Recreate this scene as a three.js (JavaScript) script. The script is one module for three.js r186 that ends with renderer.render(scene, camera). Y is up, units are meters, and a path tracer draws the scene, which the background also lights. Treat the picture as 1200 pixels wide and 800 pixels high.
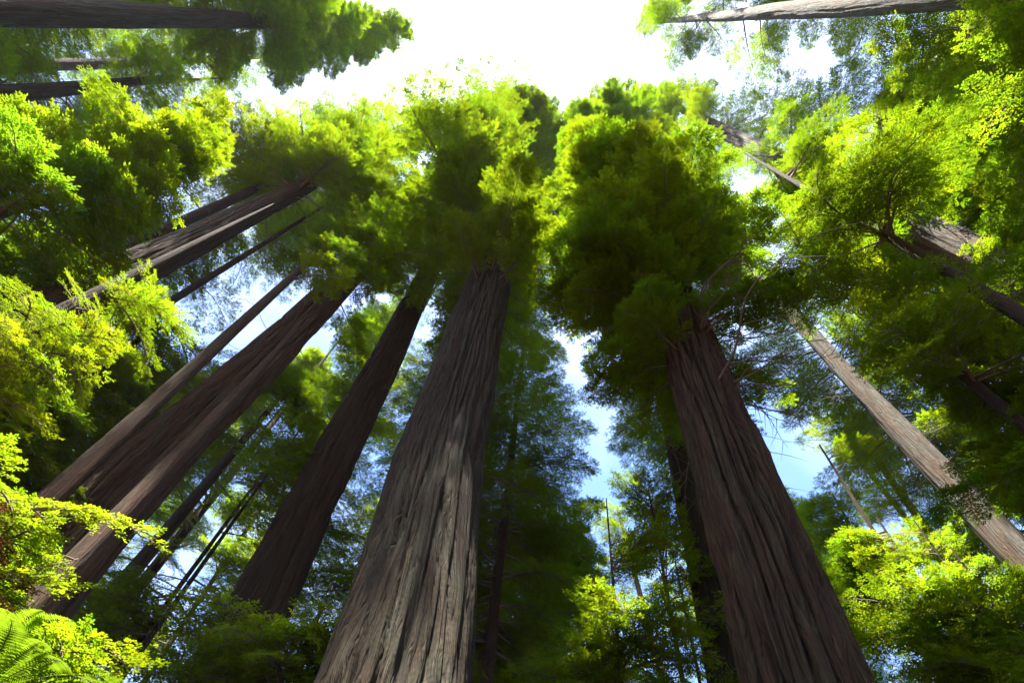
import * as THREE from 'three';
import { ImprovedNoise } from 'three/addons/math/ImprovedNoise.js';

// ------------------------------------------------------------------ camera
const scene = new THREE.Scene();
const camera = new THREE.PerspectiveCamera(67.38, 1.5, 0.1, 2000);
camera.position.set(0, 1.5, 0);
camera.lookAt(0, 1.5 + Math.sin(Math.PI / 3), -0.5);
camera.rotateZ(11.6 * Math.PI / 180);
camera.updateMatrixWorld(true);
const EYE = camera.position.clone(), FPX = 600;
const V = (x, y, z) => new THREE.Vector3(x, y, z);
// a pixel of the 1200 x 800 photograph as a direction
const ray = (px, py) => V((px - 600) / FPX, (400 - py) / FPX, -1).normalize().applyQuaternion(camera.quaternion);
const at = (px, py, D) => { const d = ray(px, py); return EYE.clone().addScaledVector(d, D / Math.hypot(d.x, d.z)); };   // D: metres along the ground
const along = (px, py, s) => EYE.clone().addScaledVector(ray(px, py), s);
const invQ = camera.quaternion.clone().invert();
function project(p) {
  const c = p.clone().sub(EYE).applyQuaternion(invQ);
  return c.z > -0.2 ? null : [600 + FPX * c.x / -c.z, 400 - FPX * c.y / -c.z, -c.z];
}

// ------------------------------------------------------------------ sky and sun
const SUN = ray(560, -195);   // high, past the top of the frame
{
  const W = 512, H = 256, data = new Float32Array(W * H * 4), n = new ImprovedNoise();
  for (let j = 0; j < H; j++) for (let i = 0; i < W; i++) {
    const el = ((j + 0.5) / H - 0.5) * Math.PI, az = ((i + 0.5) / W - 0.5) * 2 * Math.PI;
    const d = V(Math.cos(el) * Math.cos(az), Math.sin(el), Math.cos(el) * Math.sin(az));
    const up = Math.max(0, d.y), t = Math.pow(1 - up, 2.2);
    const ang = Math.acos(Math.min(1, d.dot(SUN)));
    const glow = 1.5 * Math.exp(-Math.pow(ang / 0.34, 1.2)) + 0.12 * Math.exp(-ang / 0.5);
    const cx = d.x / (up + 0.15) * 2.2, cz = d.z / (up + 0.15) * 2.2;
    let c = 0; for (let o = 0, f = 1, a = 0.5; o < 4; o++, f *= 2.1, a *= 0.55) c += a * n.noise(cx * f + 7, cz * f - 3, o * 5.3);
    c = Math.min(1, Math.max(0, c * 1.6 + 0.16)) * 0.24;
    const k = (j * W + i) * 4;
    data[k] = 0.65 * (0.068 + 0.12 * t + glow + c * 1.05); data[k + 1] = 0.65 * (0.165 + 0.13 * t + glow * 0.98 + c); data[k + 2] = 0.65 * (0.45 + 0.05 * t + glow * 0.92 + c * 0.75); data[k + 3] = 1;
  }
  const tex = new THREE.DataTexture(data, W, H, THREE.RGBAFormat, THREE.FloatType);
  tex.mapping = THREE.EquirectangularReflectionMapping; tex.magFilter = THREE.LinearFilter; tex.needsUpdate = true;
  scene.background = tex; scene.environment = tex;
}
const sun = new THREE.DirectionalLight(new THREE.Color(1, 0.95, 0.84), 5);
sun.position.copy(SUN).multiplyScalar(220); sun.name = 'sun';
sun.castShadow = true; sun.shadow.mapSize.set(4096, 4096);
Object.assign(sun.shadow.camera, { left: -90, right: 90, top: 90, bottom: -90, near: 10, far: 420 });
scene.add(sun, sun.target);
const renderer = new THREE.WebGLRenderer({ antialias: true });
renderer.toneMapping = THREE.LinearToneMapping;
renderer.toneMappingExposure = 6.3;
renderer.shadowMap.enabled = true;

scene.fog = new THREE.FogExp2(0xe8efff, 0.0002);   // thin sunlit air

// ------------------------------------------------------------------ helpers
function rng(seed) { let a = seed >>> 0; return () => { a = (a + 0x6D2B79F5) | 0; let t = Math.imul(a ^ (a >>> 15), 1 | a); t = (t + Math.imul(t ^ (t >>> 7), 61 | t)) ^ t; return ((t ^ (t >>> 14)) >>> 0) / 4294967296; }; }
const noise = new ImprovedNoise();
const fbm = (x, y, z, oct = 4) => { let s = 0; for (let o = 0, a = 0.5, f = 1; o < oct; o++, a *= 0.5, f *= 2.03) s += a * noise.noise(x * f + o * 17.1, y * f - o * 9.7, z * f + o * 3.3); return s; };
const smooth = (a, b, x) => { const t = Math.min(1, Math.max(0, (x - a) / (b - a))); return t * t * (3 - 2 * t); };
const lerp = (a, b, t) => a + (b - a) * t;
const taken = {};
function numbered(name) { const k = taken[name] = (taken[name] ?? -1) + 1; return k ? `${name}_${String(k).padStart(3, '0')}` : name; }
function thing(name, label, category, pos, group) {
  const g = new THREE.Group(); g.name = numbered(name); g.position.copy(pos); g.userData = { label, category };
  if (group) g.userData.group = group;
  scene.add(g); g.updateMatrixWorld(true); return g;
}
class MB {   // collects triangles with normals, colours, uv
  constructor() { this.p = []; this.c = []; this.u = []; }
  tri(a, b, c, col, ua, ub, uc) {
    this.p.push(a[0], a[1], a[2], b[0], b[1], b[2], c[0], c[1], c[2]);
    if (col) for (let i = 0; i < 3; i++) this.c.push(col[0], col[1], col[2]);
    if (ua) this.u.push(...ua, ...ub, ...uc);
  }
  build() {
    const g = new THREE.BufferGeometry();
    g.setAttribute('position', new THREE.Float32BufferAttribute(this.p, 3));
    if (this.c.length) g.setAttribute('color', new THREE.Float32BufferAttribute(this.c, 3));
    if (this.u.length) g.setAttribute('uv', new THREE.Float32BufferAttribute(this.u, 2));
    g.computeVertexNormals(); return g;
  }
}
// several tapered tubes, [points, radii, sides], joined into one smooth geometry with uv in metres
function tubes(list) {
  const pos = [], uv = [], idx = [];
  for (const [pts, rad, sides] of list) {
    const base = pos.length / 3; let len = 0, side = V(0, 0, 0);
    for (let i = 0; i < pts.length; i++) {
      const t = pts[Math.min(i + 1, pts.length - 1)].clone().sub(pts[Math.max(i - 1, 0)]).normalize();
      if (i === 0) side.crossVectors(t, Math.abs(t.y) < 0.9 ? V(0, 1, 0) : V(1, 0, 0)).normalize();
      else { side.addScaledVector(t, -side.dot(t)).normalize(); len += pts[i].distanceTo(pts[i - 1]); }
      const up = V(0, 0, 0).crossVectors(t, side);
      for (let k = 0; k <= sides; k++) {
        const a = k / sides * 2 * Math.PI, r = rad[i];
        pos.push(pts[i].x + r * (side.x * Math.cos(a) + up.x * Math.sin(a)), pts[i].y + r * (side.y * Math.cos(a) + up.y * Math.sin(a)), pts[i].z + r * (side.z * Math.cos(a) + up.z * Math.sin(a)));
        uv.push(k / sides * Math.max(0.3, 6.28 * rad[0]), len);
        if (i && k) { const b = base + i * (sides + 1) + k; idx.push(b, b - 1, b - sides - 2, b, b - sides - 2, b - sides - 1); }
      }
    }
  }
  const g = new THREE.BufferGeometry();
  g.setAttribute('position', new THREE.Float32BufferAttribute(pos, 3)); g.setAttribute('uv', new THREE.Float32BufferAttribute(uv, 2));
  g.setIndex(idx); g.computeVertexNormals(); return g;
}

// ------------------------------------------------------------------ materials
function barkTextures() {
  const S = 1024, col = new Uint8Array(S * S * 4), hgt = new Uint8Array(S * S * 4);
  // long fibres along v; tiles by sampling noise on a torus
  const tor = (u, v, fu, fv, o) => { const a = u * 2 * Math.PI, b = v * 2 * Math.PI; return noise.noise(Math.cos(a) * fu + o, Math.sin(a) * fu + Math.cos(b) * fv, Math.sin(b) * fv + o * 1.7); };
  for (let j = 0; j < S; j++) for (let i = 0; i < S; i++) {
    const u = i / S, v = j / S, w = 0.012 * tor(u, v, 2, 2, 3.1) ;
    const f1 = tor(u + w, v, 5, 0.7, 1), f2 = tor(u + w, v, 11, 1.1, 5), f3 = tor(u + w * 2, v, 26, 2.2, 9), f4 = tor(u, v, 60, 9, 13), pt = tor(u, v, 1.4, 1.2, 21), cr = tor(u, v, 7, 14, 31);
    const h = 0.62 - 0.5 * Math.exp(-f1 * f1 / 0.004) - 0.35 * Math.exp(-f2 * f2 / 0.006) + 0.25 * f2 + 0.22 * f3 + 0.08 * f4 + 0.08 * cr;
    const t = Math.min(1, Math.max(0, 0.55 + 0.6 * f3 + 0.6 * f2 + 0.15 * f4 - 0.5 * Math.exp(-f1 * f1 / 0.003))), g = Math.min(1, Math.max(0, 0.5 + pt * 1.5));
    const k = (j * S + i) * 4, hv = Math.min(255, Math.max(0, h * 235));
    const red = [128, 92, 66], grey = [128, 116, 96], dark = [66, 50, 38];
    for (let c = 0; c < 3; c++) col[k + c] = Math.min(255, lerp(dark[c], lerp(red[c], grey[c], g), 0.25 + 0.65 * t) + f4 * 14);
    col[k + 3] = 255; hgt[k] = hgt[k + 1] = hgt[k + 2] = hv; hgt[k + 3] = 255;
  }
  const mk = (d, srgb) => { const t = new THREE.DataTexture(d, S, S); t.wrapS = t.wrapT = THREE.RepeatWrapping; t.magFilter = THREE.LinearFilter; t.repeat.set(1 / 2.6, 1 / 7); if (srgb) t.colorSpace = THREE.SRGBColorSpace; t.needsUpdate = true; return t; };
  return [mk(col, true), mk(hgt, false)];
}
const [barkMap, barkBump] = barkTextures();
const bark = (r, g, b) => new THREE.MeshStandardMaterial({ color: new THREE.Color(r, g, b), map: barkMap, bumpMap: barkBump, bumpScale: 0.05, roughness: 0.95 });
const BARK = { grey: bark(0.28, 0.3, 0.2), brown: bark(0.36, 0.3, 0.15), red: bark(0.58, 0.48, 0.32), pale: bark(0.85, 1.05, 1.3) };  // pale: same bark, tint raised to carry sunlight on those trunks
const twigMat = new THREE.MeshStandardMaterial({ color: new THREE.Color(0.15, 0.105, 0.075), roughness: 0.95 });
const deadMat = new THREE.MeshStandardMaterial({ color: new THREE.Color(0.17, 0.135, 0.11), roughness: 0.95 });
const leafMat = (r, g, b, tr = 0.5) => new THREE.MeshPhysicalMaterial({ color: new THREE.Color(r, g, b), roughness: 1, transmission: tr, thickness: 0, specularIntensity: 0, ior: 1.4, vertexColors: true, side: THREE.DoubleSide });
const LEAF = {
  redwood: leafMat(0.175, 0.265, 0.005, 0.58), broad: leafMat(0.20, 0.29, 0.006, 0.58), young: leafMat(0.22, 0.29, 0.006, 0.58), fern: leafMat(0.16, 0.26, 0.009), brown: leafMat(0.19, 0.085, 0.03, 0.35),
};

// ------------------------------------------------------------------ terrain
function ground(x, z) {
  const left = -x * 0.78 - z * 0.42, d = Math.hypot(x, z);
  const bank = 2.4 * smooth(1.5, 2.9, left) + 8 * (1 - Math.exp(-Math.max(0, left - 2.8) * 0.3 / 8));
  return bank + 0.5 * fbm(x * 0.09, 3, z * 0.09) * smooth(1, 8, d) + 0.12 * fbm(x * 0.7, 1, z * 0.7) * smooth(0.5, 3, d);
}
{
  const N = 150, pos = [], uv = [], idx = [], R = t => Math.sign(t) * (Math.abs(t) * 14 + Math.pow(Math.abs(t), 4) * 700);
  for (let j = 0; j <= N; j++) for (let i = 0; i <= N; i++) {
    const x = R(i / N * 2 - 1), z = R(j / N * 2 - 1); pos.push(x, ground(x, z), z); uv.push(x / 3, z / 3);
    if (i && j) { const b = j * (N + 1) + i; idx.push(b - N - 2, b - 1, b, b - N - 2, b, b - N - 1); }
  }
  const g = new THREE.BufferGeometry(); g.setAttribute('position', new THREE.Float32BufferAttribute(pos, 3)); g.setAttribute('uv', new THREE.Float32BufferAttribute(uv, 2)); g.setIndex(idx); g.computeVertexNormals();
  const S = 512, d = new Uint8Array(S * S * 4), r = rng(5);
  for (let k = 0; k < S * S; k++) { const x = k % S, y = (k / S) | 0, q = 0.6 + 0.35 * noise.noise(x * 0.09, y * 0.09, 2) + 0.25 * noise.noise(x * 0.4, y * 0.4, 7) + 0.2 * (r() - 0.5); d[k * 4] = 122 * q; d[k * 4 + 1] = 88 * q; d[k * 4 + 2] = 60 * q; d[k * 4 + 3] = 255; }
  const t = new THREE.DataTexture(d, S, S); t.wrapS = t.wrapT = THREE.MirroredRepeatWrapping; t.magFilter = THREE.LinearFilter; t.colorSpace = THREE.SRGBColorSpace; t.needsUpdate = true;
  const m = new THREE.Mesh(g, new THREE.MeshStandardMaterial({ map: t, roughness: 1 })); m.name = 'forest_floor'; m.userData = { kind: 'structure', label: 'brown needle-covered forest floor rising to a bank', category: 'ground' }; scene.add(m);
}

// ------------------------------------------------------------------ boughs
// each variant lies along +x with its blade in xz: { length, wood, leaves }
function leaflet(mb, o, dir, across, len, wid, col, fold) {   // a folded diamond blade of two faces
  const m = 0.45, b = [o.x, o.y, o.z], t = [o.x + dir.x * len, o.y + dir.y * len - fold * len * 0.25, o.z + dir.z * len];
  const mx = o.x + dir.x * len * m, my = o.y + dir.y * len * m + fold * wid * 0.4, mz = o.z + dir.z * len * m;
  mb.tri(b, [mx - across.x * wid, my - across.y * wid - fold * wid * 0.4, mz - across.z * wid], t, col);
  mb.tri(b, t, [mx + across.x * wid, my + across.y * wid - fold * wid * 0.4, mz + across.z * wid], col);
}
function makeBough(seed, L, opt = {}) {
  const r = rng(seed), o = { width: 0.36, step: 0.30, spray: 0.38, gap: 0.19, leaf: 0.105, leafW: 0.0155, broad: false, droop: 0.2, tuft: 0.03, bare: 0.14, ...opt };
  const mb = new MB(), wood = [];
  const bendZ = (r() - 0.5) * 0.16, rise = 0.05 + r() * 0.06;
  const axis = t => V(t * L, L * (rise * Math.sin(t * 2.2) - o.droop * t * t * t), L * bendZ * Math.sin(t * 2.6));
  const mainPts = [], mainR = [];
  for (let i = 0; i <= 7; i++) { mainPts.push(axis(i / 7)); mainR.push(lerp(0.011 * L + 0.008, 0.006, Math.pow(i / 7, 0.8))); }
  wood.push([mainPts, mainR, 5]);
  const tint = () => { const w = 0.75 + 0.5 * r(), y = (r() - 0.5) * 0.3; return [w * (1 + y), w, w * (1 - y * 0.6)]; };
  const spray = (p, dir, up, size) => {   // a small flat shoot with leaflets both sides
    const c = tint(), side = V(0, 0, 0).crossVectors(up, dir).normalize(), n = o.broad ? 3 + (r() * 3 | 0) : 6;
    for (let i = 0; i < n; i++) {
      const t = (i + 0.3) / n, q = p.clone().addScaledVector(dir, size * t); q.y -= size * t * t * 0.25; q.y += (r() - 0.5) * o.tuft;
      const l = o.leaf * (1.15 - 0.6 * t) * (0.8 + 0.4 * r());
      for (const s of [-1, 1]) {
        if (r() < 0.08) continue;
        const d = dir.clone().multiplyScalar(o.broad ? 0.5 : 0.75).addScaledVector(side, s * (0.6 + 0.3 * r())).addScaledVector(up, (r() - 0.5) * (o.broad ? 0.9 : 0.5)).normalize();
        const ac = V(0, 0, 0).crossVectors(d, up).normalize();
        leaflet(mb, q, d, ac, l, o.leafW * (0.8 + 0.4 * r()), c, (r() - 0.3) * 0.8);
      }
    }
    leaflet(mb, p.clone().addScaledVector(dir, size * 0.85), dir, side, o.leaf * 0.8, o.leafW, c, 0.3);
  };
  const nS = Math.max(6, Math.round(L / o.step * 2));
  for (let i = 0; i < nS; i++) {
    const t = lerp(o.bare, 0.98, (i + r() * 0.8) / nS), s = i % 2 ? 1 : -1, p0 = axis(t);
    const prof = Math.pow(Math.sin(Math.PI * Math.min(1, 0.2 + 0.8 * Math.pow(t, 0.75))), 0.7);
    const len = Math.max(0.25, o.width * L * prof * (0.6 + 0.65 * r())), ang = lerp(1.15, 0.55, t) + (r() - 0.5) * 0.5;
    const d = V(Math.cos(ang), (r() - 0.5) * 0.36, s * Math.sin(ang)).normalize(), dr = 0.12 + 0.22 * r();
    const sec = u => p0.clone().addScaledVector(d, len * u).add(V(0, -dr * len * u * u, 0));
    const pts = [sec(0), sec(0.5), sec(1)]; wood.push([pts, [0.006 + 0.004 * len, 0.006, 0.003], 3]);
    const n = Math.max(2, Math.round(len / o.gap)), up = V((r() - 0.5) * 0.5, 1, (r() - 0.5) * 0.5).normalize();
    for (let k = 0; k < n; k++) {
      const u = (k + 0.4 + 0.6 * r()) / n, q = sec(u), sz = o.spray * (0.7 + 0.6 * r()) * (1.1 - 0.4 * u);
      for (const e of [-1, 1]) {
        if (r() < 0.1) continue;
        const a = e * (0.75 + 0.4 * (r() - 0.5)), dd = V(d.x * Math.cos(a) - d.z * Math.sin(a), d.y + (r() - 0.6) * 0.5, d.x * Math.sin(a) + d.z * Math.cos(a)).normalize();
        spray(q, dd, up, sz);
      }
    }
    spray(sec(1), d, up, o.spray * 0.8);
  }
  spray(axis(0.98), V(1, -0.25, 0).normalize(), V(0, 1, 0), o.spray);
  return { L, wood: tubes(wood), leaves: mb.build() };
}
function makeDeadBough(seed, L) {
  const r = rng(seed), list = [];
  const bz = (r() - 0.5) * 0.3, axis = t => V(t * L, L * (0.05 * Math.sin(t * 3) - 0.14 * t * t), L * bz * Math.sin(t * 3) + 0.03 * L * Math.sin(t * 9 + seed));
  const line = (n, f, r0, r1, s) => { const p = [], q = []; for (let i = 0; i <= n; i++) { p.push(f(i / n)); q.push(lerp(r0, r1, i / n)); } list.push([p, q, s]); };
  line(9, axis, 0.035, 0.006, 5);
  for (let i = 0; i < 9; i++) {
    const t = 0.2 + 0.75 * r(), p = axis(t), s = r() < 0.5 ? 1 : -1, l = L * 0.3 * (0.4 + r()) * (1.1 - t * 0.6), a = 0.5 + r() * 0.5, d = V(Math.cos(a), (r() - 0.55) * 0.5, s * Math.sin(a)), k = (r() - 0.5);
    line(4, u => p.clone().addScaledVector(d, l * u).add(V(0, -0.15 * l * u * u, k * 0.3 * l * u * u)), 0.014, 0.003, 3);
  }
  return { L, wood: tubes(list) };
}
const BOUGH = { redwood: [], dense: [], broad: [], needle: [], dead: [] };
for (const [k, L] of [2.2, 2.4, 3.4, 3.6, 4.8, 5.0, 6.4, 6.6].entries()) BOUGH.redwood.push(makeBough(100 + k, L));
for (const [k, L] of [2.2, 3.4, 3.6, 4.8, 5.0, 6.4, 6.6].entries()) BOUGH.dense.push(makeBough(150 + k, L, { leaf: 0.12, leafW: 0.0205, gap: 0.135, step: 0.24, tuft: 0.05, droop: 0.17 }));
for (const [k, L] of [2.0, 3.0, 3.2, 4.4].entries()) BOUGH.broad.push(makeBough(200 + k, L, { broad: true, leaf: 0.085, leafW: 0.022, step: 0.28, gap: 0.17, spray: 0.3, width: 0.4, tuft: 0.08, droop: 0.1 }));
for (const [k, L] of [1.3, 1.7, 2.1].entries()) BOUGH.needle.push(makeBough(400 + k, L, { width: 0.42, step: 0.15, gap: 0.085, leaf: 0.045, leafW: 0.006, spray: 0.16, tuft: 0.012, bare: 0.05, droop: 0.12 }));
for (const [k, L] of [2.6, 3.6, 4.4].entries()) BOUGH.dead.push(makeDeadBough(500 + k, L));
const SHRUB = [0.7, 1.0].map((L, k) => makeBough(600 + k, L, { broad: true, leaf: 0.036, leafW: 0.011, step: 0.11, gap: 0.07, spray: 0.11, width: 0.4, tuft: 0.03 }));
BOUGH.shrub = SHRUB;

// ------------------------------------------------------------------ trees
// a trunk through two pixels at ground distance D: as near to upright as the two rays allow
const trees = [];
function addTree(spec) {
  const t = { kind: 'redwood', bark: 'brown', leaf: 'redwood', H: 66, crown: [22, 64], reach: 5, ridge: 0.05, shrink: 0.8, out: 20, tries: 260, seg: 24, rows: 40, ...spec };
  let A, B;
  if (t.base) { A = V(t.base[0], ground(...t.base), t.base[1]); B = A.clone().add(V((t.lean ?? [0, 0])[0], t.H, (t.lean ?? [0, 0])[1])); t.r1 = t.dia / 2; t.h1 = A.y + 1.3; }
  else {
    const P = at(...t.p1, t.D), d = ray(...t.p2), k = ((P.x - EYE.x) * d.x + (P.z - EYE.z) * d.z) / (d.x * d.x + d.z * d.z), Q = EYE.clone().addScaledVector(d, k);
    const s = Q.clone().sub(P).divideScalar(Q.y - P.y), gy = ground(P.x, P.z), yb = P.y > gy + 0.5 ? gy : gy;
    A = P.clone().addScaledVector(s, yb - P.y); A.y = ground(A.x, A.z); B = P.clone().addScaledVector(s, A.y + t.H - P.y);
    t.r1 = t.w / 2 * project(P)[2] / FPX; t.h1 = P.y; t.P = P; t.Q = Q;
  }
  if (t.top) { const d = ray(...t.top), h = V(d.x, 0, d.z).normalize(); let best = 1e9, by = 0; for (let y = A.y + 5; y < A.y + 110; y += 0.5) { const p = A.clone().lerp(B, (y - A.y) / (B.y - A.y)), q = project(p); if (!q) continue; const e = Math.hypot(q[0] - t.top[0], q[1] - t.top[1]); if (e < best) { best = e; by = y; } } const B2 = A.clone().lerp(B, (by - A.y) / (B.y - A.y)); t.H = by - A.y; B = B2; t.crown = [t.crown[0] > 1 ? Math.min(t.crown[0], t.H * 0.7) : t.H * t.crown[0], t.H * 0.985]; }
  t.A = A; t.B = B;
  t.at = y => A.clone().lerp(B, (y - A.y) / (B.y - A.y));
  const taper = y => 0.16 + 0.84 * Math.pow(Math.max(0, 1 - (y - A.y) / (t.H * 1.02)), 0.75);
  t.rad = y => { const u = y - A.y; return t.r1 * taper(y) / taper(t.h1) * (1 + 0.55 * Math.exp(-Math.max(0, u) / (1.2 + t.r1))); };
  t.obj = thing(t.name, t.label, 'tree', A, t.group);
  trees.push(t); t.boughs = 0; t.foliage = {}; t.limbs = {}; t.sd = trees.length * 13.7; t.topY = 0;
  return t;
}
function buildTrunk(t) {
  const n = t.seg, rows = t.rows, pos = [], uv = [], idx = [], sd = t.sd, o = t.A, H = t.trim && t.topY ? Math.min(t.H, t.topY - t.A.y + 0.6) : t.H;
  const per = Math.max(3, Math.round(t.r1 * 2 * Math.PI / 0.42)), wind = (noise.noise(sd, 1, 2)) * 0.4;
  const ys = []; for (let j = 0; j <= rows; j++) { const u = j / rows; ys.push(t.A.y - 0.4 + (H + 0.4) * Math.pow(u, t.rows > 60 ? 1.35 : 1.15)); }
  for (let j = 0; j <= rows; j++) {
    const y = ys[j], c = t.at(y), R = t.rad(y), h = y - t.A.y, wob = t.wobble ?? 0.14;
    const ox = wob * fbm(sd, h * 0.07, 1, 2) * R * 3 * smooth(0, 6, h), oz = wob * fbm(sd + 9, h * 0.07, 4, 2) * R * 3 * smooth(0, 6, h);
    for (let i = 0; i <= n; i++) {
      const a = (i % n) / n * 2 * Math.PI, aw = a + wind * h * 0.05, ca = Math.cos(aw), sa = Math.sin(aw);
      let r = R;
      if (t.ridge) {
        const k = per / 6.283, n1 = noise.noise(ca * k * 1.3 + sd, sa * k * 1.3, h * 0.16), n2 = noise.noise(ca * k * 2.8 - sd, sa * k * 2.8, h * 0.42), rid = 0.5 - 1.5 * Math.exp(-n1 * n1 / 0.010) - 0.8 * Math.exp(-n2 * n2 / 0.012), fine = noise.noise(ca * k * 4, sa * k * 4 + sd, h * 0.35), big = noise.noise(ca * 0.9 + sd, sa * 0.9, h * 0.035);
        r += t.ridge * (0.9 * rid + 0.4 * fine) * Math.min(1, R) + 0.14 * R * big + 0.2 * R * Math.exp(-Math.max(0, h) / 3) * Math.cos(a * 5 + sd);
      }
      pos.push(c.x + ox + r * Math.cos(a) - o.x, y - o.y, c.z + oz + r * Math.sin(a) - o.z);
      uv.push(i / n * Math.max(1, Math.round(6.283 * t.r1 / 2.6)) * 2.6, h + sd);
      if (i && j) { const b = j * (n + 1) + i; idx.push(b, b - n - 2, b - 1, b, b - n - 1, b - n - 2); }
    }
  }
  const g = new THREE.BufferGeometry(); g.setAttribute('position', new THREE.Float32BufferAttribute(pos, 3)); g.setAttribute('uv', new THREE.Float32BufferAttribute(uv, 2)); g.setIndex(idx); g.computeVertexNormals();
  const nm = g.attributes.normal; for (let j = 0; j <= rows; j++) { const a = j * (n + 1), b = a + n; const v = V(nm.getX(a) + nm.getX(b), nm.getY(a) + nm.getY(b), nm.getZ(a) + nm.getZ(b)).normalize(); nm.setXYZ(a, v.x, v.y, v.z); nm.setXYZ(b, v.x, v.y, v.z); }
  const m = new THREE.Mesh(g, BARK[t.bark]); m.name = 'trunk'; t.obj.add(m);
}
// one bough: start point on the trunk, direction, variant and scale
const cRed = new THREE.Color();
function hang(t, start, dir, kind, variant, scale, roll, r, leaf) {
  const v = BOUGH[kind][variant], x = dir.clone().normalize(), z = V(0, 0, 0).crossVectors(x, V(0, 1, 0)).normalize(), y = V(0, 0, 0).crossVectors(z, x);
  const m = new THREE.Matrix4().makeBasis(x, y, z).multiply(new THREE.Matrix4().makeRotationX(roll)).scale(V(scale, scale, r() < 0.5 ? -scale : scale));
  m.setPosition(start.clone().sub(t.A));
  t.topY = Math.max(t.topY ?? 0, start.y);
  if (t.far) (t.limbs[kind + ':' + variant] ??= []).push(m);
  else { const w = new THREE.Mesh(v.wood, kind === 'dead' ? deadMat : twigMat); w.name = kind === 'dead' ? 'dead_branch' : 'limb'; w.applyMatrix4(m); t.obj.add(w); }
  if (v.leaves) { const key = kind + ':' + variant + ':' + (leaf ?? t.leaf); (t.foliage[key] ??= []).push([m, 0.78 + 0.44 * r(), 0.85 + 0.3 * r()]); }
  t.boughs++;
}
function finishFoliage(t) {
  for (const [key, list] of Object.entries(t.limbs ?? {})) {
    const [kind, variant] = key.split(':'), im = new THREE.InstancedMesh(BOUGH[kind][variant].wood, twigMat, list.length);
    list.forEach((m, i) => im.setMatrixAt(i, m)); im.name = 'limbs'; im.userData = { kind: 'stuff' }; t.obj.add(im);
  }
  for (const [key, list] of Object.entries(t.foliage)) {
    const [kind, variant, leaf] = key.split(':'), im = new THREE.InstancedMesh(BOUGH[kind][variant].leaves, LEAF[leaf], list.length);
    list.forEach(([m, b, y], i) => { im.setMatrixAt(i, m); im.setColorAt(i, cRed.setRGB(b * y, b, b / y)); });
    im.name = 'foliage'; im.userData = { kind: 'stuff' }; t.obj.add(im);
  }
}

// foliage plan: how thick the photograph's foliage is, in 50 px cells (. open sky, : lacy, m middling, d dense, y thin and sunlit, s sunlit over denser)
const PLAN = [
  'mymmmmmmmm....::::::yyyy',
  'mm:::::.ydddd.yy::::::dd',
  ':.:...:.ysddmmyyy::ydddd',
  'mddddmmdysmmmyyy:yyyyddd',
  'mymyyydyymmmsmmm:yyyyydd',
  'mmdyyymddddddddmmyyyyymd',
  'ydddyyydd:.dddmddmyyyymd',
  'yyyyyyydd::doomddmyymmdd',
  'yyyyyydd:::dooddd:.ymmmm',
  'mydddmsdd:ddooodd:mymssm',
  'ddddmmsd::ddooomddmym:dd',
  'mmmmssmm::dd:osssdms::sd',
  'mmssmssm::ddd:sssddms:ys',
  'mmssssms:dddddsssdddssss',
  'mdsmsmmsddddddsssdddsssm',
  'ydssmsmsddddddsssdddssdd',
];
const TARGET = { '.': 0, o: 0.85, ':': 0.45, m: 1.4, d: 3.2, y: 1.0, s: 1.1 }, LIT = { y: 1, s: 1 };
const cell = (f, px, py) => {
  const x = px / 50 - 0.5, y = py / 50 - 0.5, i = Math.floor(x), j = Math.floor(y), u = x - i, v = y - j;
  const g = (a, b) => f(PLAN[Math.min(15, Math.max(0, b))][Math.min(23, Math.max(0, a))]);
  return lerp(lerp(g(i, j), g(i + 1, j), u), lerp(g(i, j + 1), g(i + 1, j + 1), u), v);
};
const CW = 20, GX = 1200 / CW, GY = 800 / CW, cover = new Float32Array(GX * GY), want = new Float32Array(GX * GY), litMap = new Float32Array(GX * GY);
{ const r = rng(77); for (let j = 0; j < GY; j++) for (let i = 0; i < GX; i++) { const x = (i + 0.5) * CW, y = (j + 0.5) * CW, n = fbm(x / 60, y / 60, 8, 3); want[j * GX + i] = Math.max(0, cell(c => TARGET[c], x, y) * (1 + 1.1 * n)); litMap[j * GX + i] = cell(c => LIT[c] ?? 0, x, y); } }
const clear = [];     // visible stretches of trunk: nothing nearer may cover them
const sunlit = [];    // points that the sun reaches through gaps in the canopy
const FOOT = []; for (const a of [0.25, 0.4, 0.55, 0.7, 0.85, 1]) { const w = 0.36 * Math.pow(Math.sin(Math.PI * (0.2 + 0.75 * a)), 0.7); for (const b of [-0.9, -0.45, 0, 0.45, 0.9]) FOOT.push([a, b * w]); }
const hung = [];      // every bough so far
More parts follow.
